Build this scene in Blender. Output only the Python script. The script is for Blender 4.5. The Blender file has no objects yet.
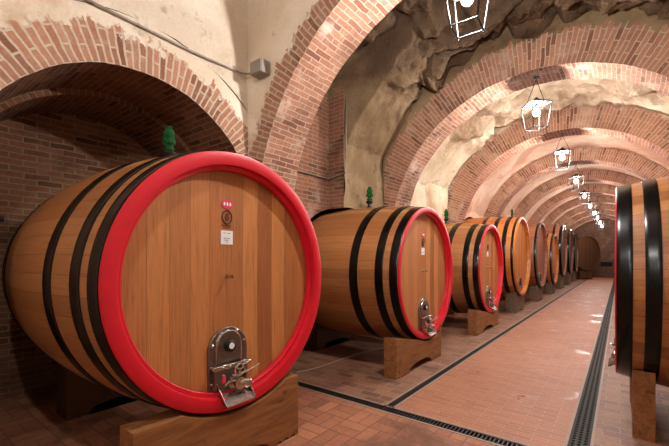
import bpy, bmesh, math, random
from mathutils import Vector, Matrix, noise as mn
random.seed(7)
C = bpy.context.scene.collection
PI = math.pi
# ------------------------------------------------------------------ camera
FPX, VPX, HY = 368.0, 620.0, 258.0
TH = math.atan((VPX - 334.5) / FPX)
CAMH = 1.55
cd = bpy.data.cameras.new('camera'); cam = bpy.data.objects.new('camera', cd); C.objects.link(cam)
cam.location = (0, 0, CAMH); cam.rotation_euler = (PI/2, 0, TH)
cd.sensor_width = 36; cd.lens = FPX/669*36; cd.shift_y = (HY-223)/669; cd.clip_start = .02
bpy.context.scene.camera = cam
def at(px, py, z=0.0):
    """photo pixel -> point on the horizontal plane z"""
    d = FPX*(CAMH-z)/(py-HY); k = (px-334.5)/FPX
    s, c = math.sin(TH), math.cos(TH)
    return Vector((d*(-s+k*c), d*(c+k*s), z))

# ------------------------------------------------------------------ materials
def lin(h):
    h = h.lstrip('#')
    out = []
    for i in (0, 2, 4):
        v = int(h[i:i+2], 16)/255
        out.append(v/12.92 if v <= .04045 else ((v+.055)/1.055)**2.4)
    return (*out, 1)
class NT:
    def __init__(s, name):
        s.m = bpy.data.materials.new(name); s.m.use_nodes = True
        s.t = s.m.node_tree; s.b = s.t.nodes['Principled BSDF']
    def n(s, typ, **kw):
        nd = s.t.nodes.new(typ)
        for k, v in kw.items(): setattr(nd, k, v)
        return nd
    def link(s, a, b): s.t.links.new(a, b)
    def put(s, sock, v):
        if isinstance(v, bpy.types.NodeSocket): s.link(v, sock)
        else: sock.default_value = v
    def uv(s): return s.n('ShaderNodeUVMap', uv_map='UVMap').outputs[0]
    def obj(s): return s.n('ShaderNodeTexCoord').outputs['Object']
    def geo(s): return s.n('ShaderNodeNewGeometry').outputs['Position']
    def mapv(s, v, scale=(1,1,1), loc=(0,0,0), rot=(0,0,0)):
        m = s.n('ShaderNodeMapping'); s.link(v, m.inputs[0])
        m.inputs['Scale'].default_value = scale; m.inputs['Location'].default_value = loc; m.inputs['Rotation'].default_value = rot
        return m.outputs[0]
    def noise(s, v, scale, detail=4, rough=.55, dist=0):
        q = s.n('ShaderNodeTexNoise'); s.link(v, q.inputs['Vector'])
        q.inputs['Scale'].default_value = scale; q.inputs['Detail'].default_value = detail
        q.inputs['Roughness'].default_value = rough; q.inputs['Distortion'].default_value = dist
        return q.outputs[0]
    def ncol(s, v, scale, detail=2):
        q = s.n('ShaderNodeTexNoise'); s.link(v, q.inputs['Vector'])
        q.inputs['Scale'].default_value = scale; q.inputs['Detail'].default_value = detail
        return q.outputs[1]
    def math(s, op, a, b=0.0, clamp=False):
        q = s.n('ShaderNodeMath', operation=op, use_clamp=clamp); s.put(q.inputs[0], a); s.put(q.inputs[1], b); return q.outputs[0]
    def vmath(s, op, a, b):
        q = s.n('ShaderNodeVectorMath', operation=op); s.put(q.inputs[0], a); s.put(q.inputs[1], b); return q.outputs[0]
    def step(s, v, lo, hi):
        q = s.n('ShaderNodeMapRange', interpolation_type='SMOOTHSTEP'); s.put(q.inputs[0], v)
        q.inputs[1].default_value = lo; q.inputs[2].default_value = hi; return q.outputs[0]
    def rng(s, v, lo, hi, a, b):
        q = s.n('ShaderNodeMapRange'); s.put(q.inputs[0], v)
        for i, x in enumerate((lo, hi, a, b)): q.inputs[i+1].default_value = x
        return q.outputs[0]
    def mix(s, f, a, b, blend='MIX'):
        q = s.n('ShaderNodeMix', data_type='RGBA', blend_type=blend)
        s.put(q.inputs['Factor'], f); s.put(q.inputs['A'], a); s.put(q.inputs['B'], b); return q.outputs['Result']
    def ramp(s, v, stops):
        q = s.n('ShaderNodeValToRGB'); s.link(v, q.inputs[0]); e = q.color_ramp.elements
        while len(e) < len(stops): e.new(.5)
        for x, (p, c) in zip(e, stops): x.position = p; x.color = c
        return q.outputs[0]
    def bump(s, h, strength=.5, dist=.02):
        q = s.n('ShaderNodeBump'); s.link(h, q.inputs['Height'])
        q.inputs['Strength'].default_value = strength; q.inputs['Distance'].default_value = dist
        s.link(q.outputs[0], s.b.inputs['Normal'])
    def sep(s, v):
        q = s.n('ShaderNodeSeparateXYZ'); s.link(v, q.inputs[0]); return q.outputs
    def comb(s, x, y, z=0.0):
        q = s.n('ShaderNodeCombineXYZ'); s.put(q.inputs[0], x); s.put(q.inputs[1], y); s.put(q.inputs[2], z); return q.outputs[0]
    def out(s, col, rough=.8, spec=.3, metal=0.0):
        s.put(s.b.inputs['Base Color'], col); s.put(s.b.inputs['Roughness'], rough)
        s.b.inputs['Specular IOR Level'].default_value = spec; s.put(s.b.inputs['Metallic'], metal)
        return s.m
def plain(name, col, rough=.6, metal=0.0, spec=.4):
    q = NT(name); nz = q.noise(q.obj(), 9, 3)
    c = q.mix(q.rng(nz, .3, .7, 0, .25), lin(col), q.mix(1.0, lin(col), (.55,.55,.55,1), 'MULTIPLY'))
    return q.out(c, rough, spec, metal)

def plaster_col(q, base, pale, stain, deep):
    p = q.geo()
    a = q.noise(p, 1.1, 6, .62, .4); b = q.noise(p, 4.5, 5, .65); c = q.noise(q.mapv(p, loc=(7,3,1)), .7, 5, .6, .8)
    col = q.mix(q.step(a, .38, .68), lin(base), lin(pale))
    col = q.mix(q.math('MULTIPLY', q.step(c, .48, .64), .85), col, lin(stain))
    col = q.mix(q.math('MULTIPLY', q.step(b, .58, .74), .55), col, lin(deep))
    fine = q.noise(p, 38, 4, .7)
    col = q.mix(q.rng(fine, .35, .7, .0, .3), col, q.mix(1.0, col, (.72,.66,.6,1), 'MULTIPLY'))
    h = q.math('ADD', q.math('MULTIPLY', b, .8), q.math('MULTIPLY', fine, .35))
    return col, h
def plaster(name, base, pale, stain, deep, strength=.6, dist=.03):
    q = NT(name); col, h = plaster_col(q, base, pale, stain, deep); q.bump(h, strength, dist)
    return q.out(col, .92, .15)

def brick(name, c1, c2, mortar, bw=.25, rh=.066, ms=.008, dirt='#3a241b', dirt_amt=.4, lime='#d8c6b2', lime_amt=.35,
          swap=False, edge=None, pl=None, jitter=.012, rough=.9, offset=.5, hue=.5, spec=.15, bumpd=.012, c3=None):
    """edge: radial distance (uv.x) past which the bricks run out into plaster"""
    q = NT(name); uv = q.uv(); p = q.geo()
    wob = q.vmath('MULTIPLY', q.vmath('SUBTRACT', q.ncol(p, 5.0), (.5,.5,.5)), (jitter*2.4, jitter*2.4, 0))
    v = q.vmath('ADD', uv, wob)
    if swap:
        sx = q.sep(v); v = q.comb(sx[1], sx[0])
    bt = q.n('ShaderNodeTexBrick', offset=offset, squash=1.0); q.link(v, bt.inputs['Vector'])
    bt.inputs['Color1'].default_value = (0,0,0,1); bt.inputs['Color2'].default_value = (1,1,1,1)
    bt.inputs['Mortar'].default_value = (.5,.5,.5,1); bt.inputs['Scale'].default_value = 1
    bt.inputs['Mortar Size'].default_value = ms; bt.inputs['Mortar Smooth'].default_value = .25
    bt.inputs['Brick Width'].default_value = bw; bt.inputs['Row Height'].default_value = rh
    rnd = q.sep(bt.outputs[0])[0]
    n1 = q.noise(p, 1.3, 5, .6, .3); n2 = q.noise(q.mapv(p, loc=(3,9,2)), 2.2, 5, .62); n3 = q.noise(p, 30, 4, .7)
    mor_ = lin(mortar)
    stops = [(0, lin(c1)), (.5, lin(c3 or c1)), (1, lin(c2))]
    col = q.ramp(rnd, stops)
    col = q.mix(q.rng(n3, .3, .7, .0, .6), col, q.mix(1.0, col, (.58,.52,.48,1), 'MULTIPLY'))
    col = q.mix(q.math('MULTIPLY', q.step(q.noise(p, 9, 4, .7), .55, .75), .35), col, mor_)
    col = q.mix(q.math('MULTIPLY', q.step(n2, .52, .72), lime_amt), col, lin(lime))
    mor = q.mix(q.rng(n3, .3, .7, 0, .5), lin(mortar), q.mix(1.0, lin(mortar), (.6,.55,.5,1), 'MULTIPLY'))
    col = q.mix(bt.outputs['Fac'], col, mor)
    col = q.mix(q.math('MULTIPLY', q.step(n1, .5, .72), dirt_amt), col, lin(dirt), 'MIX')
    h = q.math('ADD', q.math('MULTIPLY', q.math('SUBTRACT', 1.0, bt.outputs['Fac']), 1.0), q.math('ADD', q.math('MULTIPLY', n3, .5), q.math('MULTIPLY', rnd, .35)))
    if edge is not None:
        pc, ph = plaster_col(q, *pl)
        u = q.sep(uv)[0]
        e = q.math('ADD', u, q.math('MULTIPLY', q.math('SUBTRACT', q.noise(p, 7, 4, .7), .5), .34))
        e = q.math('ADD', e, q.math('MULTIPLY', q.math('SUBTRACT', rnd, .5), .10))
        f = q.step(e, edge-.02, edge+.02)
        col = q.mix(f, col, pc); h = q.math('ADD', q.math('MULTIPLY', h, q.math('SUBTRACT', 1.0, f)), q.math('MULTIPLY', q.math('ADD', ph, .6), f))
    q.bump(h, .7, bumpd)
    return q.out(col, rough, spec)

def rocky(name, pa, pb, lo, hi):
    q = NT(name); ca, ha = plaster_col(q, *pa); cb, hb = plaster_col(q, *pb); p = q.geo(); z = q.sep(p)[2]
    zz = q.math('ADD', z, q.math('MULTIPLY', q.math('SUBTRACT', q.noise(p, 1.6, 5, .65), .5), 1.3)); f = q.step(zz, lo, hi)
    q.bump(q.math('ADD', ha, q.math('MULTIPLY', q.noise(p, 14, 6, .7), .5)), 1.0, .07)
    return q.out(q.mix(f, ca, cb), .92, .15)
PLB = ('#7f674c', '#9b8364', '#553e2c', '#3d2b1b')
PLW = ('#d6c5b0', '#e8dccb', '#b59b7e', '#8a7058')
M = {}
M['plaster'] = plaster('cream_lime_plaster', *PLW, .8, .05)
M['plaster_brown'] = plaster('brown_stained_plaster', *PLB, .9, .06)
M['plaster_ochre'] = plaster('ochre_plaster', '#cdb698', '#e2d1b9', '#ab8d6d', '#8a6c50', .8, .05)
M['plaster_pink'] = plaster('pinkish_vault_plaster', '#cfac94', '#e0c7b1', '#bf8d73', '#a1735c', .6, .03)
M['rock_bay2'] = rocky('stained_plaster_breaking_into_brown_rock', PLB, ('#5d4938', '#83694f', '#3c2c21', '#221812'), 4.15, 4.6)
M['rock_bay3'] = rocky('ochre_plaster_breaking_into_tan_rock', ('#d2bd9f', '#e6d6be', '#b19474', '#927454'), ('#bfa489', '#e0cbb0', '#9b7c5f', '#6a523e'), 3.9, 4.4)
M['rock_dark'] = plaster('dark_brown_rock', '#5e4a38', '#8a7056', '#403024', '#281c14', 1.0, .08)
M['rock_light'] = plaster('tan_rock', '#b89c80', '#dac4a8', '#957659', '#5f4a38', 1.0, .08)
M['brick_arch'] = brick('arch_soffit_brick', '#946651', '#784d3e', '#b29d8a', .25, .062, .0065, dirt='#4a3528', dirt_amt=.4, lime='#d8c5b3', lime_amt=.65, c3='#a6765f')
M['brick_face1'] = brick('arch_face_brick_in_plaster', '#a8775f', '#865c48', '#c9b7a2', .26, .060, .010, dirt_amt=.15, lime_amt=.25, edge=.27, pl=PLW, c3='#b98870')
M['brick_ring'] = brick('niche_ring_brick', '#a8765e', '#825844', '#c6b39e', .30, .060, .010, dirt_amt=.15, lime_amt=.25, edge=.32, pl=PLW, c3='#b98a72')
M['brick_face'] = brick('rib_face_brick', '#a8745b', '#81543f', '#bfa993', .30, .058, .0075, dirt='#5a3c2c', dirt_amt=.3, lime_amt=.4, c3='#b98469')
M['brick_face2'] = brick('rib_face_brick_in_plaster', '#a8745b', '#81543f', '#bfa993', .30, .058, .0075, dirt='#5a3c2c', dirt_amt=.3, lime_amt=.4, c3='#b98469', edge=.50, pl=PLB)
M['brick_face3'] = brick('rib_face_brick_in_ochre_plaster', '#a8745b', '#81543f', '#bfa993', .30, .058, .0075, dirt='#5a3c2c', dirt_amt=.3, lime_amt=.4, c3='#b98469', edge=.50, pl=('#d2bd9f', '#e6d6be', '#b19474', '#927454'))
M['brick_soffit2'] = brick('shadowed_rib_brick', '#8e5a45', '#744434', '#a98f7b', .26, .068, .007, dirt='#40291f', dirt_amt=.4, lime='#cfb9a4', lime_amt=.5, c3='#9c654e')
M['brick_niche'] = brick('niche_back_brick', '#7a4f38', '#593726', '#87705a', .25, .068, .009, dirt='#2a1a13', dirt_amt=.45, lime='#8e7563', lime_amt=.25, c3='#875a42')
M['brick_wall'] = brick('pier_brick', '#845846', '#694435', '#96826f', .25, .068, .008, dirt='#3c261c', dirt_amt=.45, lime='#b39c88', lime_amt=.4, c3='#9a6249')
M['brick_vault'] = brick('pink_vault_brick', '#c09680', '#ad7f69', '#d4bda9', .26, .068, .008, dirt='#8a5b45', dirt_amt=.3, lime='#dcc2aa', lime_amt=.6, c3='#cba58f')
M['brick_end'] = brick('end_wall_brick', '#6b4739', '#58392c', '#75604f', .25, .068, .008, dirt='#3c261c', dirt_amt=.4, lime='#a08772', lime_amt=.35)

# floor
def aisle_mat():
    q = NT('smooth_terracotta_tile'); uv = q.uv(); p = q.geo()
    bt = q.n('ShaderNodeTexBrick', offset=.5); q.link(uv, bt.inputs[0])
    bt.inputs['Color1'].default_value = (0,0,0,1); bt.inputs['Color2'].default_value = (1,1,1,1); bt.inputs['Scale'].default_value = 1
    bt.inputs['Mortar Size'].default_value = .0035; bt.inputs['Brick Width'].default_value = .24; bt.inputs['Row Height'].default_value = .06
    rnd = q.sep(bt.outputs[0])[0]
    col = q.ramp(rnd, [(0, lin('#986349')), (.5, lin('#a36c4f')), (1, lin('#8c5942'))])
    n1 = q.noise(p, .9, 5, .6, .5); n3 = q.noise(p, 22, 4, .7)
    col = q.mix(q.rng(n3, .3, .7, 0, .22), col, lin('#b5856a'))
    col = q.mix(q.math('MULTIPLY', q.step(n1, .5, .75), .45), col, lin('#8a503b'))
    col = q.mix(q.math('MULTIPLY', bt.outputs['Fac'], .45), col, lin('#c89a7c'))
    q.bump(q.math('SUBTRACT', q.math('MULTIPLY', n3, .4), bt.outputs['Fac']), .25, .004)
    r = q.rng(q.noise(p, 1.6, 4, .6), .30, .42, .22, .62)
    return q.out(col, r, .3)
M['aisle'] = aisle_mat()
def weave_mat():
    q = NT('basketweave_floor_brick'); uv = q.uv(); p = q.geo(); S = .26
    ch = q.n('ShaderNodeTexChecker'); q.link(uv, ch.inputs[0]); ch.inputs['Scale'].default_value = 1/S
    f = ch.outputs['Fac']; sx = q.sep(uv)
    def bt(v):
        b = q.n('ShaderNodeTexBrick', offset=0.0); q.link(v, b.inputs[0])
        b.inputs['Color1'].default_value = (0,0,0,1); b.inputs['Color2'].default_value = (1,1,1,1); b.inputs['Scale'].default_value = 1
        b.inputs['Mortar Size'].default_value = .006; b.inputs['Brick Width'].default_value = S; b.inputs['Row Height'].default_value = S/2
        return b
    a, b = bt(uv), bt(q.comb(sx[1], sx[0]))
    rnd = q.sep(q.mix(f, a.outputs[0], b.outputs[0]))[0]
    fac = q.math('ADD', q.math('MULTIPLY', a.outputs['Fac'], q.math('SUBTRACT', 1.0, f)), q.math('MULTIPLY', b.outputs['Fac'], f))
    col = q.ramp(rnd, [(0, lin('#8f5440')), (.5, lin('#aa6c4c')), (1, lin('#744534'))])
    n1 = q.noise(p, 1.2, 5, .6, .5); n3 = q.noise(p, 24, 4, .7)
    col = q.mix(q.rng(n3, .3, .7, 0, .4), col, lin('#b98a6a'))
    col = q.mix(q.math('MULTIPLY', q.step(n1, .46, .66), .7), col, lin('#573a2b'))
    col = q.mix(q.math('MULTIPLY', fac, .7), col, lin('#6a4a39'))
    q.bump(q.math('SUBTRACT', q.math('MULTIPLY', n3, .5), fac), .5, .006)
    return q.out(col, q.rng(n1, .3, .7, .5, .7), .3)
M['weave'] = weave_mat()
M['side_floor'] = brick('worn_side_floor_brick', '#83594a', '#6b4a3a', '#937c69', .25, .125, .007, dirt='#5f4436', dirt_amt=.5, lime='#b39379', lime_amt=.35, rough=.6, spec=.3, bumpd=.006, c3='#9c6f55')
M['kerb'] = plain('pale_stone_edging', '#9a8272', .7)
M['iron'] = plain('black_cast_iron', '#262422', .55, .3)
M['iron_pale'] = plain('worn_grey_cast_iron', '#35312d', .7, .0, .15)
M['pit'] = plain('dark_drain_pit', '#0c0a09', .9)

# wood
def stave_mat(name, c1, c2, c3, grain='#4a2a14', rough=.42, gamt=.55, sm=.55):
    """uv.x counts staves (one unit = one board), uv.y runs along the board in metres"""
    q = NT(name); uv = q.uv(); sx = q.sep(uv)
    idn = q.math('FLOOR', sx[0]); fr = q.math('FRACT', sx[0])
    wn = q.n('ShaderNodeTexWhiteNoise', noise_dimensions='1D'); q.link(idn, wn.inputs['W']); rnd = wn.outputs[0]
    col = q.ramp(rnd, [(0, lin(c1)), (.5, lin(c2)), (1, lin(c3))])
    gv = q.comb(q.math('MULTIPLY', sx[0], 3.5), q.math('ADD', q.math('MULTIPLY', sx[1], 1.1), q.math('MULTIPLY', rnd, 37.0)), q.math('MULTIPLY', rnd, 11.0))
    g = q.noise(gv, 2.6, 6, .65, .6); g2 = q.noise(q.mapv(gv, scale=(5, .6, 1)), 4, 4, .7)
    col = q.mix(q.math('MULTIPLY', q.step(g, .42, .75), gamt), col, lin(grain))
    col = q.mix(q.math('MULTIPLY', q.step(g2, .5, .75), gamt*.55), col, lin(grain))
    e = q.math('ABSOLUTE', q.math('SUBTRACT', fr, .5))
    seam = q.step(e, .468, .494)
    col = q.mix(q.math('MULTIPLY', seam, sm), col, lin('#2c180c'))
    q.bump(q.math('SUBTRACT', q.math('MULTIPLY', g2, .3), seam), .25, .004)
    return q.out(col, rough, .4)
M['oak'] = stave_mat('varnished_oak_staves', '#9f6438', '#b37847', '#8a542d', rough=.4, gamt=.45)
M['oak_head'] = stave_mat('varnished_oak_head', '#ab693c', '#c07f4a', '#965931', gamt=.42, sm=.28)
M['oak_orange'] = stave_mat('orange_oak', '#b5672c', '#c47a39', '#a25824', gamt=.4)
M['oak_rust'] = stave_mat('reddish_old_oak', '#8f5435', '#a3654a', '#7c4630', gamt=.5)
M['oak_brown'] = stave_mat('brown_old_oak', '#5e3922', '#6e4529', '#4f2f1c', gamt=.5)
M['oak_dark'] = stave_mat('dark_old_oak', '#452a1a', '#53341f', '#382014', gamt=.5)
def beam_mat(name, c1, c2, grain):
    q = NT(name); p = q.obj()
    g = q.noise(q.mapv(p, scale=(7, .9, 7)), 2.5, 6, .65, .8); k = q.noise(q.mapv(p, scale=(3, 2.2, 3)), 2.6, 2, .5)
    col = q.mix(q.step(g, .35, .7), lin(c1), lin(c2))
    col = q.mix(q.math('MULTIPLY', q.step(k, .66, .74), .7), col, lin(grain))
    q.bump(g, .25, .005)
    return q.out(col, .6, .3)
M['beam'] = beam_mat('sawn_timber', '#96633a', '#774a29', '#4a2b17')
M['beam_grey'] = beam_mat('weathered_timber', '#6f5a47', '#544132', '#2f241c')
M['band'] = plain('black_painted_steel_hoop', '#080706', .24, .0, .32)
M['red'] = plain('glossy_red_paint', '#cc1126', .40, 0, .45)
M['steel'] = plain('stainless_steel', '#c9c2ba', .22, 1.0)
M['steel_dull'] = plain('brushed_steel_plate', '#8f8780', .36, 1.0)
M['black'] = plain('black_rubber', '#141211', .5)
M['paper'] = plain('white_paper', '#e6e4e2', .8)
M['ink'] = plain('blue_black_ink', '#3a4a78', .8)
M['redlabel'] = plain('red_printed_label', '#d2405a', .7)
M['whiteink'] = plain('white_print', '#f2dede', .7)
M['brand'] = plain('burnt_brown_emblem', '#5a3018', .8)
M['wire'] = plain('grey_steel_conduit', '#8f857a', .5, .6)
M['darkpipe'] = plain('dark_pipe', '#2b2522', .5, .4)
M['box'] = plain('grey_plastic_box', '#8b8176', .6)
M['cord'] = plain('pale_cable', '#b3a091', .6)
M['lampmetal'] = plain('dark_lantern_iron', '#161412', .6, .2)
def green_glass():
    q = NT('green_bottle_glass'); m = q.out((.01,.22,.06,1), .04, .5)
    q.b.inputs['Transmission Weight'].default_value = .75; q.b.inputs['IOR'].default_value = 1.45
    return m
M['green'] = green_glass()
def bulb_mat(name, k):
    q = NT(name); q.b.inputs['Base Color'].default_value = (1,1,1,1)
    q.b.inputs['Emission Color'].default_value = (1, .985, .965, 1); q.b.inputs['Emission Strength'].default_value = BULB*k
    return q.m
BULB = 2450.0
M['bulb'] = bulb_mat('lit_lamp_glass', 1.0); M['bulb_dim'] = bulb_mat('weaker_lit_lamp_glass', .5)

# ------------------------------------------------------------------ mesh helper
class MB:
    def __init__(s): s.v = []; s.f = []; s.uv = []; s.mi = []; s.sm = []
    def face(s, pts, uvs=None, mi=0, smooth=False):
        b = len(s.v); s.v += [tuple(p) for p in pts]; s.f.append(tuple(range(b, b+len(pts))))
        s.uv.append(uvs or [(p[0], p[1]) for p in pts]); s.mi.append(mi); s.sm.append(smooth); return s
    def grid(s, fn, nu, nv, mi=0, flip=False, smooth=True, closeu=False):
        """fn(i,j) -> (pos, uv); closeu welds the last column to the first"""
        b = len(s.v); nu1 = nu if closeu else nu+1
        P = [[fn(i, j) for j in range(nv+1)] for i in range(nu+1)]
        for i in range(nu1):
            for j in range(nv+1): s.v.append(tuple(P[i][j][0]))
        for i in range(nu):
            for j in range(nv):
                ii = (i+1) % nu1 if closeu else i+1
                idx = [b+i*(nv+1)+j, b+ii*(nv+1)+j, b+ii*(nv+1)+j+1, b+i*(nv+1)+j+1]
                u = [P[i][j][1], P[i+1][j][1], P[i+1][j+1][1], P[i][j+1][1]]
                if flip: idx.reverse(); u.reverse()
                s.f.append(tuple(idx)); s.uv.append(u); s.mi.append(mi); s.sm.append(smooth)
        return s
    def box(s, a, b, mi=0):
        x0,y0,z0 = a; x1,y1,z1 = b
        q = [(x0,y0,z0),(x1,y0,z0),(x1,y1,z0),(x0,y1,z0),(x0,y0,z1),(x1,y0,z1),(x1,y1,z1),(x0,y1,z1)]
        k = len(s.v); s.v += q
        for f, ax in (((0,3,2,1),(0,1)), ((4,5,6,7),(0,1)), ((0,1,5,4),(0,2)), ((2,3,7,6),(0,2)), ((1,2,6,5),(1,2)), ((3,0,4,7),(1,2))):
            s.f.append(tuple(k+i for i in f)); s.uv.append([(q[i][ax[0]], q[i][ax[1]]) for i in f]); s.mi.append(mi); s.sm.append(False)
        return s
    def lathe(s, prof, origin=(0,0,0), axis='X', n=48, mi=0, uvn=1.0, cap0=False, cap1=False, smooth=True):
        """prof: (along, r). revolve about axis"""
        ox, oy, oz = origin
        def P(a, r, t):
            c, sn = r*math.cos(t), r*math.sin(t)
            return (ox+a, oy+c, oz+sn) if axis == 'X' else ((ox+c, oy+sn, oz+a) if axis == 'Z' else (ox+sn, oy+a, oz+c))
        L = [0]
        for (a0,r0),(a1,r1) in zip(prof, prof[1:]): L.append(L[-1]+math.hypot(a1-a0, r1-r0))
        s.grid(lambda i, j: (P(*prof[j], 2*PI*i/n), (uvn*i/n, L[j])), n, len(prof)-1, mi, smooth=smooth, closeu=True)
        for cap, k in ((cap0, 0), (cap1, -1)):
            if cap: s.face([P(*prof[k], 2*PI*i/n*(1 if k else -1)) for i in range(n)], None, mi)
        return s
    def tube(s, pts, r, n=8, mi=0, closed=False):
        pts = [Vector(p) for p in pts]; m = len(pts); rings = []
        up = Vector((0,0,1))
        for k, p in enumerate(pts):
            a = pts[(k-1) % m] if (closed or k > 0) else p; b = pts[(k+1) % m] if (closed or k < m-1) else p
            d = (b-a).normalized()
            x = d.cross(up) if abs(d.dot(up)) < .95 else d.cross(Vector((1,0,0)))
            x.normalize(); y = d.cross(x)
            rr = r[k] if isinstance(r, (list, tuple)) else r
            rings.append([p+x*rr*math.cos(2*PI*i/n)+y*rr*math.sin(2*PI*i/n) for i in range(n)])
        if closed: rings.append(rings[0])
        s.grid(lambda i, j: (rings[j][i % n], (i/n, j*.1)), n, len(rings)-1, mi, closeu=True)
        if not closed:
            s.face(rings[0], None, mi); s.face(list(reversed(rings[-1])), None, mi)
        return s
    def prism(s, poly, frm, depth, mi=0):
        """poly: 2D outline; frm(a,b,t) -> point; t from 0 to depth"""
        n = len(poly)
        s.face([frm(a, b, depth) for a, b in poly], [(a, b) for a, b in poly], mi)
        s.face([frm(a, b, 0) for a, b in reversed(poly)], [(a, b) for a, b in reversed(poly)], mi)
        for k in range(n):
            (a0,b0),(a1,b1) = poly[k], poly[(k+1) % n]
            s.face([frm(a0,b0,0), frm(a1,b1,0), frm(a1,b1,depth), frm(a0,b0,depth)], [(a0,b0),(a1,b1),(a1+.01,b1),(a0+.01,b0)], mi)
        return s
    def build(s, name, mats, parent=None, loc=None, bevel=0, weld=True):
        me = bpy.data.meshes.new(name); me.from_pydata(s.v, [], s.f)
        uvl = me.uv_layers.new(name='UVMap')
        k = 0
        for poly, u in zip(me.polygons, s.uv):
            for q in u: uvl.data[k].uv = (q[0], q[1]); k += 1
        me.polygons.foreach_set('material_index', s.mi); me.polygons.foreach_set('use_smooth', s.sm)
        for m in (mats if isinstance(mats, (list, tuple)) else [mats]): me.materials.append(m)
        if weld:
            bm = bmesh.new(); bm.from_mesh(me); bmesh.ops.remove_doubles(bm, verts=bm.verts, dist=1e-5)
            bmesh.ops.recalc_face_normals(bm, faces=bm.faces)
            bm.to_mesh(me); bm.free()
        me.update(); me.set_sharp_from_angle(angle=math.radians(35))
        o = bpy.data.objects.new(name, me); C.objects.link(o)
        if parent: o.parent = parent
        if loc: o.location = loc
        if bevel:
            b = o.modifiers.new('bevel', 'BEVEL'); b.width = bevel; b.segments = 2; b.limit_method = 'ANGLE'
        return o
def thing(name, label, cat, loc=(0,0,0), rotz=0, group=None):
    o = bpy.data.objects.new(name, None); C.objects.link(o); o.location = loc; o.rotation_euler = (0,0,rotz)
    o.empty_display_size = .1
    return tag(o, label, cat, group)
def tag(o, label, cat, group=None):
    o['label'] = label; o['category'] = cat
    if group: o['group'] = group
    return o
def struct(o): o['kind'] = 'structure'; return o

# ------------------------------------------------------------------ the vault
XC, Z0, RA = -1.09, 2.04, 2.43            # arch centre line, springing height, intrados radius
WL, WR = -3.72, 1.54                       # side wall planes
T, PITCH, Y1 = .6, 3.4, 3.0                # rib thickness, bay pitch, near face of the first rib in view
YB, YE = -7.0, 36.2                        # ends of the cellar
def arch_y(k): return Y1+PITCH*(k-1)
def inner_path(n=64, leg=8):
    """points (x, z, nx, nz, s): along the intrados from the left floor to the right floor, with the outward normal"""
    P = []
    for i in range(leg): P.append((XC-RA, Z0*i/leg, -1, 0, Z0*i/leg))
    for i in range(n+1):
        a = PI-PI*i/n; P.append((XC+RA*math.cos(a), Z0+RA*math.sin(a), math.cos(a), math.sin(a), Z0+RA*(PI-a)))
    L = Z0+RA*PI
    for i in range(1, leg+1): P.append((XC+RA, Z0*(1-i/leg), 1, 0, L+Z0*i/leg))
    return P
def jit(p, a): 
    v = Vector(p); w = mn.noise_vector(v*3.1)*a + mn.noise_vector(v*9.0)*a*.5
    return v + w
def make_arch(k, thick, mats, high=None):
    y = arch_y(k); P = inner_path(96 if k < 5 else 64); n = len(P)-1; mb = MB()
    nt = 5
    J = .010 if k < 5 else 0
    # soffit (mat 0)
    mb.grid(lambda i, j: (jit((P[i][0], y+T*j/nt, P[i][1]), J), (T*j/nt, P[i][4])), n, nt, 0)
    # the two faces: voussoirs radial (mat 1)
    nr = 3
    for yy, fl in ((y, 0), (y+T, 1)):
        th = high if (high and not fl) else thick
        def fn(i, j):
            x, z, nx, nz, s = P[i]; r = th*j/nr
            p = (x+nx*r, yy, z+nz*r)
            return (jit(p, J) if j == 0 else p), (r, s)
        mb.grid(fn, n, nr, 1, smooth=False)
    o = struct(mb.build('ceiling_arch', mats, weld=True)); o['label'] = 'brick rib arch crossing the vault'
    return o
make_arch(-1, 1.6, [M['brick_arch'], M['brick_face1']])
make_arch(0, 1.6, [M['brick_arch'], M['brick_face1']])
make_arch(1, .55, [M['brick_arch'], M['brick_face1']], high=1.6)
make_arch(2, .52, [M['brick_arch'], M['brick_face2']], high=1.5)
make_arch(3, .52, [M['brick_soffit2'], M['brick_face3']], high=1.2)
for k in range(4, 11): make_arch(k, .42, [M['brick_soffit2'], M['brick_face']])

def sup(a, ax, b, p):
    return (abs(math.cos(a)/ax)**p+abs(math.sin(a)/b)**p)**(-1/p)
def web(y0, y1, r, mat, nu=64, nv=10, disp=None, a0=None, a1=None, zc=Z0, name='ceiling', half=2.645):
    mb = MB()
    if a0 is None: a0 = math.acos(half/r)
    if a1 is None: a1 = PI-a0
    def fn(i, j):
        a = a1+(a0-a1)*i/nu; y = y0+(y1-y0)*j/nv
        d = r+(disp(a, y) if disp else 0)
        return (XC+d*math.cos(a), y, zc+d*math.sin(a)), (y, r*(PI-a))
    mb.grid(fn, nu, nv)
    return struct(mb.build(name, mat))
def lump(a, y, sc, amp, seed):
    p = Vector((math.cos(a)*3*sc, y*sc, math.sin(a)*3*sc+seed))
    t = mn.fractal(p, 1.0, 2.0, 5)
    d, _ = mn.voronoi(p*.9)
    rid = abs(mn.noise(p*1.7+Vector((5,2,8))))
    return amp*(t*.8 + (d[0]-.45)*1.1 - (1-rid)*.15)
def smooth(x, a, b):
    t = max(0, min(1, (x-a)/(b-a))); return t*t*(3-2*t)
web(YB, .2-T-.0, 3.3, M['plaster'], zc=2.95)
web(.2, 3.0, 3.3, M['plaster'], 96, 40, lambda a, y: .05*mn.fractal(Vector((a*6, y*2, 1)), 1, 2, 4), zc=2.95)
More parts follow.
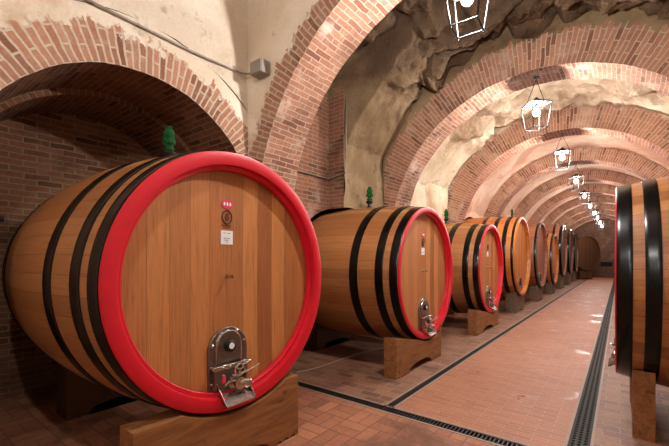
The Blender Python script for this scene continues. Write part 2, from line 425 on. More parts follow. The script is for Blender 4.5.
# second bay: stained plaster below, broken dark rock overhead
def S2(a, y):
    t = smooth(y, 5.02, 5.14) if a > PI/2 else 1.0
    return sup(a, 3.6, 3.0, 3.2)*(1-t)+2.97*t
def crag(p, seed):
    """broken rock: soft bulges cut by ledges and sharp little hollows"""
    p = p+Vector((0, 0, seed)); w = p+mn.noise_vector(p*1.3)*.35
    d, _ = mn.voronoi(w*1.25); d2, _ = mn.voronoi(w*3.1)
    ridge = 1-abs(mn.noise(w*1.1))*2
    return (d[1]-d[0])*-.55+(d2[1]-d2[0])*-.16+max(0, ridge-.72)*1.1+mn.fractal(w*2.2, .9, 2.0, 6)*.22
def rock2(a, y):
    z = math.sin(a); P = Vector((math.cos(a)*3, y, z*3))
    c = smooth(z+.12*mn.noise(P*1.1), .74, .83)
    return S2(a, y)-3.02+.05+.06*mn.fractal(P*1.2, 1, 2, 5)*(1-c)+c*(.12+.50*crag(P*1.15, 4.0))
web(3.6, 6.4, 3.02, M['rock_bay2'], 320, 130, rock2, .47, PI-.45)
# third bay: ochre plaster below, pale rock lumps overhead
def rock3(a, y):
    z = math.sin(a); P = Vector((math.cos(a)*3, y, z*3))
    c = smooth(z+.14*mn.noise(P*.9+Vector((3,1,0))), .74, .86)
    return .06*mn.fractal(P*1.2, 1, 2, 5)*(1-c)+c*(.04+.55*crag(P*.8, 11.0))
web(7.0, 9.8, 2.94, M['rock_bay3'], 260, 110, rock3)
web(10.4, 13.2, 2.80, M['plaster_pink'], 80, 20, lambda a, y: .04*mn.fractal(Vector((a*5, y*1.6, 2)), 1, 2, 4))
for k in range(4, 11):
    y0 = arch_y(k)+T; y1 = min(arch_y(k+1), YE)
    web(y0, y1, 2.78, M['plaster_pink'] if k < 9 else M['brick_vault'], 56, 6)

# walls -----------------------------------------------------------------
def wall_strip(X, y0, y1, mat, zlow=lambda y: 0.0, ztop=4.6, ys=None, name='wall_left', nz=14, rough=.0):
    ys = sorted(set([y0, y1]+[y0+(y1-y0)*i/24 for i in range(25)]+[y for y in (ys or []) if y0 < y < y1]))
    mb = MB()
    def fn(i, j):
        y = ys[i]; a = zlow(y); z = a+(ztop-a)*j/nz
        return (X+rough*mn.fractal(Vector((X, y*2, z*2)), 1, 2, 4), y, z), (y, z)
    mb.grid(fn, len(ys)-1, nz)
    return struct(mb.build(name, mat))
def opening(yc, zc, r):
    """arched opening: returns zlow(y) and the sample ys"""
    def zl(y):
        d = abs(y-yc)
        return 0.0 if d >= r-1e-6 else zc+math.sqrt(max(0, r*r-d*d))
    ys = [yc+r*math.cos(PI*i/40) for i in range(41)]+[yc-r-.001, yc+r+.001, yc-r+.0005, yc+r-.0005]
    return zl, ys
def niche(X, depth, yc, zc, r, msoff, mback, sgn=-1, name='wall_left', step=None):
    """soffit, jambs and back of an arched recess; sgn is the direction it goes back in"""
    pts = [(yc-r, zc*i/6) for i in range(6)]+[(yc-r*math.cos(PI*i/48), zc+r*math.sin(PI*i/48)) for i in range(49)]+[(yc+r, zc*(1-i/6)) for i in range(1, 7)]
    L = [0]
    for a, b in zip(pts, pts[1:]): L.append(L[-1]+math.hypot(b[0]-a[0], b[1]-a[1]))
    mb = MB()
    if step:
        segs = [(0, step[0], 0.0), (step[0], depth, step[1])]
    else: segs = [(0, depth, 0.0)]
    def sc(p, d):
        y, z = p; k = (r-d)/r
        return (yc+(y-yc)*k, zc+(z-zc)*k if z > zc else z)
    for a, b, d in segs:
        mb.grid(lambda i, j: ((X+sgn*(a+(b-a)*j/6), *sc(pts[i], d)), (abs(a+(b-a)*j/6), L[i])), len(pts)-1, 6, 0)
    if step:
        mb.grid(lambda i, j: ((X+sgn*step[0], *sc(pts[i], step[1]*j)), (step[1]*j, L[i])), len(pts)-1, 1, 0)
    d = segs[-1][2]
    mb.face([(X+sgn*depth, *sc(p, d)) for p in pts], [sc(p, d) for p in pts], 1)
    return struct(mb.build(name, [msoff, mback]))
# bay 1, left: the arched recess with its brick ring
NY, NZ, NR, RING = 1.75, 2.03, 1.35, .50
zl, ys = opening(NY, NZ, NR+RING)
wall_strip(WL, YB, 3.05, M['plaster'], zl, 5.05, ys+[NY-NR-RING-.3], nz=30, rough=.03)
mb = MB()
def ringfn(i, j):
    n = 64
    if i <= 6: y, z, ny, nz_, s = NY-NR, NZ*i/6, -1, 0, NZ*i/6
    elif i >= n+6: t = (i-n-6)/6; y, z, ny, nz_, s = NY+NR, NZ*(1-t), 1, 0, NZ+NR*PI+NZ*t
    else:
        a = PI-PI*(i-6)/n; y, z, ny, nz_, s = NY+NR*math.cos(a), NZ+NR*math.sin(a), math.cos(a), math.sin(a), NZ+NR*(PI-a)
    r = RING*j/4
    p = (WL, y+ny*r, z+nz_*r)
    q = jit(p, .008) if j == 0 else Vector(p)
    return (WL+.012*(1 if j < 4 else 0), q.y, q.z), (r, s)
mb.grid(ringfn, 76, 4)
struct(mb.build('wall_left', M['brick_ring']))
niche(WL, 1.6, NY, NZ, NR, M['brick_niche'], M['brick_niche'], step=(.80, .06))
# bay 2, left: brick set-back beside the first rib, then stained plaster
BAR = [  # Y, radius, centre height, length, x of the face
    (1.755, .945, 1.38, 2.26, -2.26), (5.24, .975, 1.325, 2.12, -2.26), (8.69, .975, 1.315, 2.12, -2.26),
    (11.8, 1.12, 1.60, 2.2, -2.22), (15.2, 1.17, 1.65, 2.2, -2.22), (18.6, 1.08, 1.50, 1.6, -2.22),
    (22.0, 1.30, 1.92, 1.3, -2.24), (25.4, 1.30, 1.92, 1.3, -2.24), (28.8, 1.30, 1.92, 1.3, -2.24)]
def op(k, extra=.125): return opening(BAR[k][0], BAR[k][2], BAR[k][1]+extra)
z2, y2 = op(1)
wall_strip(-4.05, 3.5, 5.06, M['brick_wall'], z2, 4.8, y2)
wall_strip(WL, 5.05, 6.5, M['plaster_brown'], z2, 4.6, y2, nz=24, rough=.05)
mb = MB(); zb = z2(5.05)
mb.grid(lambda i, j: ((-4.05+.33*i, 5.05, zb+(4.7-zb)*j/8), (.33*i, zb+(4.7-zb)*j/8)), 1, 8)
struct(mb.build('wall_left', M['brick_wall']))
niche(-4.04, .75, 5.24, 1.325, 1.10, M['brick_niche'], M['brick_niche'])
z3, y3 = op(2)
wall_strip(WL, 6.9, 9.9, M['plaster_ochre'], z3, 4.4, y3, nz=24, rough=.05)
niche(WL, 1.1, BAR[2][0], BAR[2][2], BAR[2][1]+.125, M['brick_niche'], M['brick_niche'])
for k in range(3, 9):
    zk, yk = op(k); y0 = arch_y(k)+T-.1
    wall_strip(WL, y0, y0+PITCH-T+.2, M['plaster_pink'], zk if k < 6 else (lambda y: 0.0), 3.6, yk)
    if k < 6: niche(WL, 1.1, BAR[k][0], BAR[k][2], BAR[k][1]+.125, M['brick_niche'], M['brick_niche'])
wall_strip(WL, arch_y(9)+T-.1, YE, M['brick_end'], ztop=3.6)
# right side
RB = (4.70, .915, 1.335, 2.12, -.028)
zr, yr = opening(RB[0], RB[2], RB[1]+.12)
wall_strip(WR, YB, 3.1, M['plaster'], ztop=5.05, name='wall_right', rough=.03)
wall_strip(WR, 3.5, 6.5, M['plaster_brown'], zr, 4.6, yr, name='wall_right', rough=.03)
niche(WR, .85, RB[0], RB[2], RB[1]+.12, M['brick_niche'], M['brick_niche'], sgn=1, name='wall_right')
wall_strip(WR, 6.9, 9.9, M['plaster_ochre'], ztop=4.4, name='wall_right', rough=.03)
wall_strip(WR, 10.2, YE, M['plaster_pink'], ztop=3.6, name='wall_right')
# end walls
for yy, nm, mt in ((YB, 'wall_front', M['plaster']), (YE, 'wall_back', M['brick_end'])):
    mb = MB(); mb.face([(-5.4,yy,-.05),(2.6,yy,-.05),(2.6,yy,6.4),(-5.4,yy,6.4)], [(-5.4,0),(2.6,0),(2.6,6.4),(-5.4,6.4)])
    struct(mb.build(nm, mt))

# ------------------------------------------------------------------ floor and drains
XL, XR, YD = -1.90, -.27, 3.31        # centres of the left slot, right grating and cross grating
WLD, WRD, WCD = .08, .15, .12
KB = .024
def rect(mb, x0, x1, y0, y1, mi, z=0.0):
    mb.face([(x0,y0,z),(x1,y0,z),(x1,y1,z),(x0,y1,z)], [(x0,y0),(x1,y0),(x1,y1),(x0,y1)], mi)
mb = MB()
e = lambda c, w: (c-w/2-KB, c+w/2+KB)
cl, cr, cc = e(XL, WLD), e(XR, WRD), e(YD, WCD)
rect(mb, -5.6, cr[0], YB, cc[0], 1)
rect(mb, cr[1], 3.0, YB, cc[0], 1)
rect(mb, -5.6, cl[0], cc[1], YE, 2); rect(mb, cl[1], cr[0], cc[1], YE, 0); rect(mb, cr[1], 3.0, cc[0], YE, 2)
struct(mb.build('floor', [M['aisle'], M['weave'], M['side_floor']], weld=False))
def trimbox(n, a, b): struct(MB().box(a, b).build('trim_%d' % n, M['kerb']))
XD0 = -3.3
trimbox(1, (XD0, cc[0], -.05), (cr[0], cc[0]+KB, .004)); trimbox(2, (XD0, cc[1]-KB, -.05), (cl[0], cc[1], .004)); trimbox(3, (cl[1], cc[1]-KB, -.05), (cr[0], cc[1], .004))
trimbox(4, (cl[0], cc[1], -.05), (cl[0]+KB, YE, .004)); trimbox(5, (cl[1]-KB, cc[1], -.05), (cl[1], YE, .004))
trimbox(6, (cr[0], YB, -.05), (cr[0]+KB, YE, .004)); trimbox(7, (cr[1]-KB, YB, -.05), (cr[1], YE, .004))
mb = MB(); rect(mb, -5.6, XD0, cc[0], cc[1], 0); rect(mb, cl[0]+KB, cl[1]-KB, cc[1]-KB, cc[1], 0)
struct(mb.build('floor', [M['side_floor']], weld=False))
t = thing('floor_drain', 'narrow black slot drain running down the left edge of the aisle', 'drain', (XL, cc[1], 0))
MB().box((-WLD/2, 0, -.05), (WLD/2, YE-cc[1], -.03)).build('channel', M['pit'], t)
mb = MB(); y = .0
for x in (-.034, -.012, .012, .034): mb.box((x-.007, 0, -.03), (x+.007, YE-cc[1], -.004))
mb.build('grate', M['iron'], t)
t = thing('floor_drain', 'slatted iron grating crossing the floor in front of the aisle', 'drain', (XD0, YD, 0))
LX = cr[0]-XD0
MB().box((0, -WCD/2, -.05), (LX, WCD/2, -.035)).build('channel', M['pit'], t)
mb = MB()
for s in (-1, 1): mb.box((0, s*(WCD/2-.008)-.008, -.03), (LX, s*(WCD/2-.008)+.008, .002))
k = 0
while k*.034 < LX-.02: mb.box((k*.034, -WCD/2+.01, -.025), (k*.034+.015, WCD/2-.01, 0)); k += 1
mb.build('grate', M['iron'], t)
t = thing('floor_drain', 'wide grid iron grating running beside the cask on the right', 'drain', (XR, YB, 0))
LY = YE-YB
MB().box((-WRD/2, 0, -.05), (WRD/2, LY, -.035)).build('channel', M['pit'], t)
mb = MB()
for i in range(4):
    x = -WRD/2+.010+(WRD-.02)*i/3; mb.box((x-.010, 0, -.03), (x+.010, LY, .001))
k = 0
while k*.055 < LY-.02:
    if k*.055 < 26: mb.box((-WRD/2+.01, k*.055, -.03), (WRD/2-.01, k*.055+.024, 0))
    k += 1
mb.build('grate', M['iron_pale'], t)

# ------------------------------------------------------------------ casks
def cask(Y, R, zc, L, xf, label, wood, head, red=0.0, side=.014, bands=((.02,.130),(.22,.335),(.60,.73)), sym=True, rot=0.0, n=96,
         detail=2, hatch=True, offs=0.0, bulge=.085, group='wine casks along the vault', rimmat=None, yx=None, plank=.15, hscale=1.0):
    t = thing('wine_cask', label, 'cask', (xf, Y, 0) if yx is None else (*yx, 0), rot, group)
    rad = lambda x: R+bulge*(1-((x+L/2)/(L/2))**2)       # x from 0 (face) to -L
    NS = round(2*PI*R/.12)
    rec = .085; cw = .05                                  # head recess, chime thickness
    prof = [(-L*i/24, rad(-L*i/24)) for i in range(25)]
    mb = MB(); O = (0, 0, zc)
    mb.lathe(prof, O, n=n, uvn=NS)
    mb.lathe([(0, R), (0, R-cw), (-rec-.02, R-cw-.01)], O, n=n, uvn=NS)
    mb.lathe([(-L, R), (-L, R-cw), (-L+rec, R-cw), (-L+rec, .001)], O, n=n, uvn=NS)
    mb.build('staves', wood, t)
    # head: slightly dished disc, boards upright
    hr = R-cw+.004; mb = MB()
    rr = [hr*(1-j/8) for j in range(8)]+[.0005]
    def hf(i, j):
        a = 2*PI*i/n; y, z = rr[j]*math.cos(a), rr[j]*math.sin(a)
        return (-rec-.015*(1-(rr[j]/hr)**2), y, zc+z), ((y+2)/plank, z+zc)
    mb.grid(hf, n, 8, closeu=True)
    mb.build('head', head, t)
    # rim
    if red:
        w = red
        pr = [(-side, R+.001), (-side, R+.006), (-.004, R+.008), (.003, R+.004), (.006, R-.004), (.006, R-w+.008), (.002, R-w), (-.034, R-w-.004),
              (-.038, R-w-.030), (-.042, R-w-.034), (-rec+.004, R-w-.036)]
        MB().lathe(pr, O, n=n).build('rim', M['red'], t)
    elif rimmat:
        MB().lathe([(-.07, R+.002), (-.07, R+.012), (.006, R+.012), (.008, R-.002), (.008, R-.045), (-.05, R-.05)], O, n=n).build('rim', rimmat, t)
    # hoops
    bl = [(-b, -a) for a, b in bands]
    if sym: bl += [(-L+.01, -L+.12), (-L+.20, -L+.30)]
    for a, b in bl:
        e = .007
        pr = [(a, rad(a)-.003), (a, rad(a)+e-.002), (a+.004, rad(a+.004)+e)]+[(a+.004+(b-a-.008)*i/4, rad(a+.004+(b-a-.008)*i/4)+e) for i in range(1, 5)]+[(b, rad(b)+e-.002), (b, rad(b)-.003)]
        ho = MB().lathe(pr, O, n=n).build('hoop', M['band'], t)
    hx = -rec-.008
    if detail >= 1 and hatch: make_hatch(t, hx, offs, zc, R, detail, hscale)
    if detail >= 2:
        # sampling tap, paper tag, red label and burnt crest
        tp = MB().lathe([(0, .016), (.006, .016), (.006, .008), (.055, .008), (.058, .013), (.070, .013), (.070, .001)], (hx-.008, offs, zc+.03), n=14).build('sampling_tap', M['steel'], t)
        MB().tube([(hx+.05, offs, zc+.03), (hx+.05, offs+.0, zc+.005)], .005).build('nozzle', M['steel'], tp)
    if detail >= 2 and hatch:
        zt = zc+.325
        tg = MB().box((hx-.006, offs-.053, zt-.052), (hx-.001, offs+.053, zt+.052)).build('paper_tag', M['paper'], t)
        mk = MB()
        for (y0, y1, z) in ((-.036,-.012,.033), (.006,.030,.031), (-.030,.026,-.006), (-.026,.010,-.020), (-.012,.014,-.034)):
            q = y0
            while q < y1:
                w_ = random.uniform(.003, .008); h_ = random.uniform(.003, .008)
                mk.box((hx-.001, offs+q, zt+z-h_/2), (hx-.0004, offs+q+w_*.7, zt+z+h_/2)); q += w_
        mk.build('handwriting', M['ink'], tg)
        zl_ = zc+.578
        ell = lambda a, b, n_=28: [(a*math.cos(2*PI*i/n_), b*math.sin(2*PI*i/n_)) for i in range(n_)]
        lb = MB().prism(ell(.052, .036), lambda a, b, d: (hx-.001+d, offs+a, zl_+b), .005).build('red_label', M['redlabel'], t)
        mk = MB()
        for q in (-.026, 0, .026):
            mk.prism(ell(.008, .014, 12), lambda a, b, d: (hx+.004+d, offs+a+q, zl_+b), .0008)
        mk.build('print', M['whiteink'], lb)
        ze = zc+.480
        em = MB(); em.tube([(hx-.001, offs+.042*math.cos(2*PI*i/28), ze+.05*math.sin(2*PI*i/28)) for i in range(28)], .006, 6, closed=True)
        em.prism([(-.012,-.03),(.014,-.03),(.02,-.005),(.012,.012),(.020,.026),(.006,.034),(-.008,.030),(-.016,.012),(-.022,-.004)], lambda a, b, d: (hx-.005+d, offs+a, ze+b), .006)
        q = -.045
        for q in (-.045, -.024, -.003, .018): em.box((hx-.007, offs+q, ze-.070), (hx-.0005, offs+q+.014, ze-.058))
        for q in (-.030, -.008, .014): em.box((hx-.007, offs+q, ze-.084), (hx-.0005, offs+q+.012, ze-.076))
        em.build('burnt_crest', M['brand'], t)
    return t
def arch_outline(w, h, n=16):
    """upright outline with a round top: base centre at (0,0)"""
    r = w/2
    return [(-r, 0), (r, 0)]+[(r*math.cos(PI*i/n), h-r+r*math.sin(PI*i/n)) for i in range(n+1)]
def make_hatch(t, hx, offs, zc, R, detail, sc=1.0):
    zb = zc-R+.135                                   # foot of the plate
    W, H = .345*sc, .46*sc
    F = lambda x0: (lambda a, b, d: (hx+x0+d, offs+a, zb+b))
    h = MB().prism(arch_outline(W, H), F(-.012), .030).build('hatch', M['steel_dull'], t, bevel=.004)
    if detail < 2:
        MB().prism(arch_outline(W*.6, H*.6), lambda a, b, d: (hx+.018+d, offs+a, zb+.14+b), .02).build('hatch_door', M['black'], h)
        MB().tube([(hx+.05, offs+.05*math.cos(2*PI*i/12), zb+.12+.05*math.sin(2*PI*i/12)) for i in range(12)], .010, 6, closed=True).build('hand_wheel', M['steel'], h)
        return
    # domed door with a bright bead round it
    dz, dw, dh = .20*sc, .21*sc, .235*sc
    MB().prism(arch_outline(dw, dh), lambda a, b, d: (hx+.016+d, offs+a, zb+dz+b), .016).build('hatch_door', M['steel_dull'], h, bevel=.004)
    r = dw/2+.006
    MB().tube([(hx+.022, offs-r, zb+dz)]+[(hx+.022, offs-r*math.cos(PI*i/16), zb+dz+dh-r+r*math.sin(PI*i/16)) for i in range(17)]+[(hx+.022, offs+r, zb+dz)], .0075, 8).build('bead', M['steel'], h)
    MB().lathe([(0, .044), (.022, .044), (.028, .036), (.028, .001)], (hx+.030, offs, zb+dz+.12*sc), n=24).build('boss', M['black'], h)
    MB().lathe([(0, .024), (.004, .023), (.005, .001)], (hx+.057, offs, zb+dz+.122*sc), n=20).build('badge', M['paper'], h)
    # bolts round the plate
    rr = W/2-.022
    for a in (20, 62, 118, 160):
        y, z = rr*math.cos(math.radians(a)), H-W/2+rr*math.sin(math.radians(a))
        MB().lathe([(0, .012), (.010, .012), (.015, .006), (.015, .001)], (hx+.017, offs+y, zb+z), n=10).build('bolt', M['steel'], h)
    for y, z in ((-rr, .06), (rr, .06), (-rr, .18), (rr, .18)):
        MB().lathe([(0, .011), (.010, .011), (.014, .006), (.014, .001)], (hx+.017, offs+y, zb+z), n=10).build('bolt', M['steel'], h)
    # clamp bar, brackets, screw and hand wheel
    MB().box((hx+.05, offs-W/2+.01, zb+.165), (hx+.075, offs+W/2-.005, zb+.195)).build('clamp_bar', M['steel'], h, bevel=.004)
    for s in (-1, 1):
        MB().box((hx+.015, offs+s*(W/2-.035)-.010, zb+.02), (hx+.06, offs+s*(W/2-.035)+.010, zb+.19)).build('bracket', M['steel_dull'], h, bevel=.003)
    w = MB(); cy, cz = offs+.035, zb+.145
    w.tube([(hx+.105, cy+.042*math.cos(2*PI*i/24), cz+.042*math.sin(2*PI*i/24)) for i in range(24)], .008, 8, closed=True)
    for k in range(3):
        a = 2*PI*k/3+.4; w.tube([(hx+.105, cy, cz), (hx+.105, cy+.042*math.cos(a), cz+.042*math.sin(a))], .005, 6)
    w.tube([(hx+.02, cy, cz), (hx+.115, cy, cz)], .010, 8)
    w.build('hand_wheel', M['steel'], h)
    # lower valve: body, flange, swing bolts and lever
    v = MB(); vy, vz = offs+.04, zb+.045
    v.lathe([(0, .055), (.02, .055), (.02, .034), (.075, .034), (.080, .046), (.10, .046), (.10, .001)], (hx+.015, vy, vz), n=24)
    v.tube([(hx+.09, vy, vz), (hx+.10, vy+.045, vz-.005), (hx+.10, vy+.085, vz-.02)], [.03, .030, .036], 14)
    v.build('valve', M['steel'], h)
    MB().tube([(hx+.10, vy-.01, vz+.07), (hx+.125, vy+.06, vz+.085), (hx+.135, vy+.16, vz+.115)], .0085, 8).build('lever', M['steel'], h)
    MB().tube([(hx+.08, offs-.075, vz+.005), (hx+.10, offs-.055, vz+.035), (hx+.10, offs-.01, vz+.03), (hx+.09, vy, vz)], .010, 8).build('swing_bolt', M['steel'], h)
    o = MB().box((hx+.07, offs-.098, vz+.025), (hx+.095, offs-.078, vz+.085)).build('grip', M['redlabel'], h, bevel=.003); o['label'] = 'red grip on the hatch'
    # chute under the door, tipped forward over the rim
    c = MB(); W2 = W/2-.03
    a0, a1 = (hx+.02, zb-.005), (hx+.16, zb-.085)
    for th in (0, 1):
        pass
    c.prism([(-W2+.02, 0), (W2, 0), (W2, .008), (-W2+.02, .008)], lambda a, b, d: (a0[0]+(a1[0]-a0[0])*d, offs+a, a0[1]+(a1[1]-a0[1])*d+b), 1.0)
    for s in (-W2+.02, W2-.006):
        c.prism([(a0[0], a0[1]), (a1[0], a1[1]), (a1[0], a1[1]+.022), (a0[0], a0[1]+.10)], lambda a, b, d: (a, offs+s+d, b), .006)
    c.build('chute', M['steel'], h)

FIRST = 'Y'
G3 = 'red-rimmed oak casks'
cask(*BAR[0], 'largest red-rimmed oak cask at the front of the row, head facing the camera', M['oak'], M['oak_head'], red=.088, offs=-.05, group=G3)
cask(*BAR[1], 'red-rimmed oak cask just behind the largest one, second in the row', M['oak'], M['oak_head'], red=.062, group=G3, offs=-.02)
cask(*BAR[2], 'third red-rimmed oak cask, the last one with a red rim', M['oak'], M['oak_head'], red=.07, group=G3, offs=-.02)
GB = 'older casks without red rims'
cask(*BAR[3], bulge=.07, label='bright orange cask with four black hoops and no red rim, fourth in the row', wood=M['oak_orange'], head=M['oak_orange'], bands=((.0,.10),(.22,.33),(.50,.61),(.85,.95)), group=GB, detail=1, rimmat=M['oak_orange'], hscale=.8)
cask(*BAR[4], bulge=.07, label='reddish weathered cask with dark rim behind the orange cask', wood=M['oak_rust'], head=M['oak_rust'], bands=((.0,.10),(.6,.7)), group=GB, detail=1, n=72, rimmat=M['beam_grey'], hscale=.8)
cask(*BAR[5], bulge=.07, label='lower orange-brown cask, shorter than both casks beside it, sixth in the row', wood=M['oak_orange'], head=M['oak_orange'], bands=((.0,.09),(.22,.31),(.55,.64)), group=GB, detail=1, n=64, rimmat=M['oak_brown'], hscale=.7)
cask(*BAR[6], bulge=.07, label='tall dark-rimmed cask rising behind the lower orange-brown cask', wood=M['oak_rust'], head=M['oak_dark'], bands=((.0,.12),(.3,.4)), group=GB, detail=0, n=64, rimmat=M['band'])
cask(*BAR[7], bulge=.07, label='tall dark cask, eighth in the row, only its edge showing', wood=M['oak_brown'], head=M['oak_dark'], bands=((.0,.12),(.3,.4)), group=GB, detail=0, n=64, rimmat=M['band'])
cask(*BAR[8], bulge=.07, label='tall dark cask just before the round cask at the far end', wood=M['oak_brown'], head=M['oak_dark'], bands=((.0,.12),(.3,.4)), group=GB, detail=0, n=64, rimmat=M['band'])
cask(0, 1.25, 1.90, 1.2, 0, bulge=.06, label='big dark round cask at the far end of the cellar', wood=M['oak_dark'], head=M['oak_dark'], bands=((.0,.12),(.3,.4)), group=GB, detail=0, n=64,
     rimmat=M['oak_dark'], rot=-math.radians(35), yx=(-1.85, 32.3))
cask(RB[0], RB[1], RB[2], RB[3], RB[4], 'cask cut by the right edge of the photo, seen from its side', M['oak'], M['oak_head'], red=.06, rot=PI, side=.004, bulge=.11,
     bands=((.004,.110),(.185,.285),(.62,.73)), group=G3)

# cradles -----------------------------------------------------------------
def cradle(x0, x1, Y, R, zc, half, top, label, mat, cut=.36, group='timber cradles under the casks', name='cask_cradle', slit=True, rise=.10):
    lo, hi = half if isinstance(half, tuple) else (-half, half)
    mid = (lo+hi)/2; r = R
    c = min(math.sqrt(max(.01, r*r-(zc-top)**2)), hi-.04, -lo-.04)
    feet = []
    if slit:
        for q in (.04, .12, .20): feet.append((q+.0, q+.045))
    pl = [(lo, 0)]
    for a, b in feet: pl += [(lo+a, 0), (lo+a, .022), (lo+b, .022), (lo+b, 0)]
    pl += [(mid-cut, 0)]+[(mid-cut*math.cos(PI*i/16), rise*math.sin(PI*i/16)**.6) for i in range(1, 16)]+[(mid+cut, 0)]
    for a, b in reversed(feet): pl += [(hi-b, 0), (hi-b, .022), (hi-a, .022), (hi-a, 0)]
    pl += [(hi, 0), (hi, top)]
    pl += [(c*(1-i/12*2), zc-math.sqrt(r*r-(c*(1-i/12*2))**2)) for i in range(13)]
    pl += [(lo, top)]
    o = MB().prism(pl, lambda a, b, d: (d, a, b), x1-x0).build(name, mat, None, (x0, Y, 0))
    tag(o, label, 'cradle', group)
    return o
names = ['largest red-rimmed cask', 'second red-rimmed cask', 'third red-rimmed cask', 'orange cask', 'reddish weathered cask', 'lower orange-brown cask',
         'tall cask after the lower orange-brown cask', 'eighth cask of the row', 'tall cask before the far end cask']
for k, (Y, R, zc, L, xf) in enumerate(BAR):
    bg = .085 if k < 3 else .07
    rad = lambda x: R+bg*(1-((x+L/2)/(L/2))**2)
    for q, xo in enumerate((-.22, -L+.22)):
        if k > 5 and q: continue
        w = .15
        rr = max(rad(xo-w), rad(xo+w), rad(xo))+.008
        if k < 3:
            lo, hi = ((-.78, .61), (-1.07, .41), (-1.19, .42))[k] if q == 0 else (-.55, .55)
            if q == 0: w, xo, rr = .09, -.07, R+.034
            cradle(xf+xo-w, xf+xo+w, Y, rr, zc, (lo, hi), .52, 'sawn timber cradle under the %s of the %s' % (('front', 'back')[q], names[k]), M['beam'] if q == 0 else M['oak_dark'])
        else:
            cradle(xf+xo-w, xf+xo+w, Y, rr, zc, .50 if k < 6 else .6, zc-R+.10, 'dark worn block cradle under the %s of the %s' % (('front', 'back')[q], names[k]), M['beam_grey'], cut=.2, slit=False, rise=.06)
rad = lambda x: RB[1]+.11*(1-((x+RB[3]/2)/(RB[3]/2))**2)
cradle(.085, .235, RB[0], rad(-.3)+.008, RB[2], .62, .585, 'upright-ended timber cradle under the cask at the right edge', M['beam'])
cradle(1.75, 2.0, RB[0], rad(-.3)+.008, RB[2], .60, .50, 'back timber cradle under the cask at the right edge', M['beam'])
# far end cask sits on two cross blocks
cr_ = cradle(-.15, .15, 0, 1.31, 1.90, .6, .75, 'dark block cradle under the round far end cask', M['oak_dark'], cut=.2, slit=False)
cr_.location = (-1.85, 32.3, 0)
cr_.rotation_euler.z = -math.radians(35); cr_.location += Vector((math.cos(-math.radians(35)), math.sin(-math.radians(35)), 0))*(-.4)

# green airlock bottles on the casks --------------------------------------
def airlock(x, y, z, label, s=1.0):
    t = thing('airlock_bottle', label, 'bottle', (x, y, z), 0, 'green airlock bottles on the casks'); t.scale = (s, s, s)
    MB().lathe([(0, .030), (.012, .034), (.030, .024), (.050, .022), (.075, .046), (.088, .048), (.092, .040), (.092, .001)], n=20, axis='Z', cap0=True).build('bung', M['black'], t)
    pr = [(.092, .001), (.093, .026), (.105, .034), (.120, .036), (.135, .026), (.140, .026), (.152, .044), (.172, .047), (.188, .040), (.194, .030), (.200, .034), (.222, .040), (.238, .036), (.250, .028), (.256, .018), (.262, .018), (.264, .024), (.272, .024), (.274, .001)]
    MB().lathe(pr, n=24, axis='Z').build('glass_bulb', M['green'], t)
    MB().tube([(.018*math.cos(a), .018*math.sin(a), .1) for a in (0,)]+[(.018, 0, .23)], .007, 8).build('inner_tube', M['green'], t)
    return t
for k, (dx, lb) in enumerate(((-1.04, 'green glass airlock bottle on top of the largest cask'), (-1.06, 'green glass airlock bottle on top of the second red-rimmed cask'),
                              (-1.06, 'green glass airlock bottle on top of the third red-rimmed cask'))):
    Y, R, zc, L, xf = BAR[k]
    airlock(xf+dx, Y, zc+R+.084, lb, 1.3)
airlock(BAR[3][4]-.3, BAR[3][0], BAR[3][2]+BAR[3][1]+.055, 'small dark green airlock bottle on top of the orange cask', .8)

# lanterns ------------------------------------------------------------------
def make_lantern(loc, rot, label):
    t = thing('lantern', label, 'lantern', loc, rot, 'lanterns down the middle of the vault')
    # local z = 0 is the fixing on the arch crown
    zt, zb_, a, b = -.44, -.83, .16, .112
    f = MB(); cs = [(1,1),(-1,1),(-1,-1),(1,-1)]
    for q in range(4):
        s, u = cs[q], cs[(q+1) % 4]
        f.tube([(s[0]*a, s[1]*a, zt), (s[0]*b, s[1]*b, zb_-.02)], .007, 6)
        f.tube([(s[0]*a, s[1]*a, zt), (u[0]*a, u[1]*a, zt)], .007, 6); f.tube([(s[0]*b, s[1]*b, zb_), (u[0]*b, u[1]*b, zb_)], .0065, 6)
    f.build('frame', M['lampmetal'], t)
    c = MB()
    for s in cs: c.tube([(s[0]*a, s[1]*a, zt), (s[0]*.03, s[1]*.03, zt+.07)], .007, 6)
    c.build('crown', M['lampmetal'], t)
    MB().lathe([(zt+.012, .001), (zt+.010, .150), (zt+.016, .154), (zt+.085, .035), (zt+.10, .03), (zt+.12, .001)], axis='Z', n=24).build('roof', M['lampmetal'], t)
    h = MB()
    for s in (-1, 1): h.tube([(s*a, 0, zt), (s*.01, 0, -.06)], .005, 6)
    h.build('hanger_rod', M['lampmetal'], t)
    ch = MB()
    for i in range(3):
        z = -.012-.022*i; d = (1, 0) if i % 2 else (0, 1)
        ch.tube([(d[0]*.009*math.cos(2*PI*k/10), d[1]*.009*math.cos(2*PI*k/10), z+.016*math.sin(2*PI*k/10)) for k in range(10)], .003, 5, closed=True)
    ch.build('chain', M['lampmetal'], t)
    MB().lathe([(0, .001), (0, .05), (-.008, .05), (-.010, .001)], axis='Z', n=16).build('ceiling_plate', M['lampmetal'], t)
    s = MB().lathe([(zt+.01, .022), (zt-.045, .022), (zt-.055, .016), (zt-.055, .001)], axis='Z', n=14).build('socket', M['lampmetal'], t)
    zz = zt-.135
    pr = [(zz+.072, .014), (zz+.060, .022), (zz+.035, .042), (zz+.005, .052), (zz-.025, .045), (zz-.042, .028), (zz-.050, .001)]
    MB().lathe(pr, axis='Z', n=20).build('bulb', M['bulb'], t)
    return t
ZCR = Z0+RA
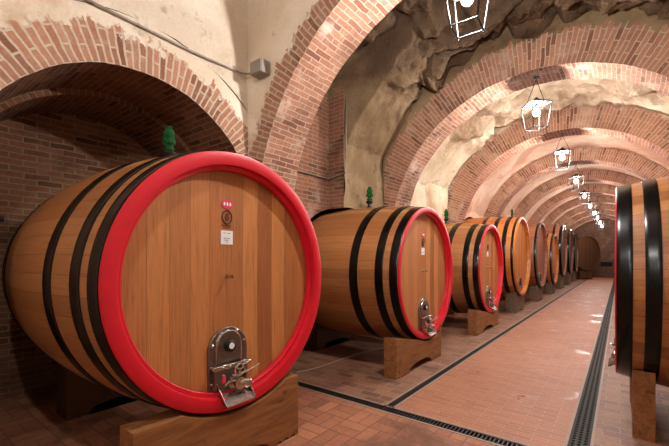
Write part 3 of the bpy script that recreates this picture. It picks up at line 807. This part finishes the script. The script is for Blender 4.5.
ord_ = ['lit lantern behind the camera, outside the photo', 'lit lantern above the camera, out at the top of the photo', 'largest lit lantern, cut by the top edge, hanging from the nearest arch', 'second lit lantern from the top, under the second arch',
        'third lit lantern, hanging on two rods below the third arch', 'fourth lit lantern counted from the top edge', 'fifth lit lantern down the vault', 'sixth lit lantern down the vault',
        'seventh lit lantern down the vault', 'eighth lit lantern down the vault', 'ninth lit lantern down the vault', 'last lit lantern before the end wall']
rots = [.4, .2, .05, .70, .02, .5, .1, .6, .3, .1, .5, .2]
first = None
for k in range(-1, 11):  # hindmost lantern is an added, unseen lamp that brightens camera-facing surfaces
    loc = (XC+.02, arch_y(k)+T/2, ZCR-(.05 if k == 1 else 0))
    if first is None:
        first = make_lantern(loc, rots[k+1], ord_[k+1]); lit = [c for c in first.children if c.name.startswith('bulb')][0]; full = lit.data
        dim = [c for c in first.children if c.name.startswith('bulb')][0].data.copy(); dim.materials[0] = M['bulb_dim']; lit.data = dim
        continue
    r = first.copy(); C.objects.link(r); r.location = loc; r.rotation_euler = (0, 0, rots[k+1]); r['label'] = ord_[k+1]
    for chd in list(first.children):
        c = chd.copy(); C.objects.link(c); c.parent = r
        if chd.name.startswith('bulb'): c.data = dim if k >= 4 or k < 1 else full

# conduits, box, cable ------------------------------------------------------
t = thing('conduit', 'thin grey conduit sloping along the plaster above the arched recess', 'conduit', (WL, .4, 3.80))
mb = MB(); mb.tube([(.035, -.3, 0), (.04, .8, .01), (.035, 1.8, .0), (.035, 2.36, .02), (.05, 2.48, .02), (.10, 2.535, .02), (.24, 2.54, .02)], .011, 8); mb.build('pipe', M['wire'], t)
for y in (.35, 1.25, 1.75):
    MB().lathe([(-.012, .016), (.012, .016)], (.036, y, .005), 'Y', n=12, cap0=True, cap1=True).build('clip', M['wire'], t)
t = thing('junction_box', 'grey square junction box at the corner of the nearest arch', 'box', (-3.40, 2.93, 3.80))
MB().box((-.09, -.07, -.075), (.11, .065, .085)).build('body', M['box'], t, bevel=.01)
MB().box((-.085, -.082, -.07), (.105, -.07, .08)).build('lid', M['box'], t, bevel=.006)
mb = MB(); mb.tube([(-4.02, 3.66, 2.98), (-4.02, 4.3, 2.93), (-4.02, 4.98, 2.93), (-3.9, 5.02, 2.95), (-3.66, 5.03, 3.0), (-3.665, 5.03, 3.4), (-3.67, 5.06, 4.2)], .014, 8)
tag(mb.build('conduit', M['wire']), 'thin grey conduit bending round the brick set-back above the second cask', 'conduit')
mb = MB(); mb.tube([(-5.26, .3, 1.98), (-5.26, .95, 1.97)], .03, 10)
tag(mb.build('pipe', M['darkpipe']), 'short dark pipe on the back wall of the arched recess', 'pipe')
pts = [at(297, 373), at(318, 368), at(338, 361), at(356, 355), at(372, 351), at(386, 347.5), at(400, 344)]
pts = [p+Vector((0, 0, .008)) for p in pts]
tag(MB().tube(pts, .007, 6).build('cable', M['cord']), 'pale cable lying on the floor between the first two casks', 'cable')
# dark opening low in the end wall
t = tag(MB().box((-.38, -.03, -.16), (.38, .0, .18)).build('wall_vent', M['pit'], None, (-.85, YE-.002, 1.05)), 'small dark opening low in the far end wall', 'vent')

# ------------------------------------------------------------------ world and view
w = bpy.data.worlds.new('world'); bpy.context.scene.world = w; w.use_nodes = True
w.node_tree.nodes['Background'].inputs[0].default_value = (.9, .75, .6, 1); w.node_tree.nodes['Background'].inputs[1].default_value = .0
sc = bpy.context.scene
sc.view_settings.view_transform = 'Standard'; sc.view_settings.look = 'None'; sc.view_settings.gamma = 1
sc.view_settings.use_curve_mapping = False
sc.view_settings.exposure = 0.14
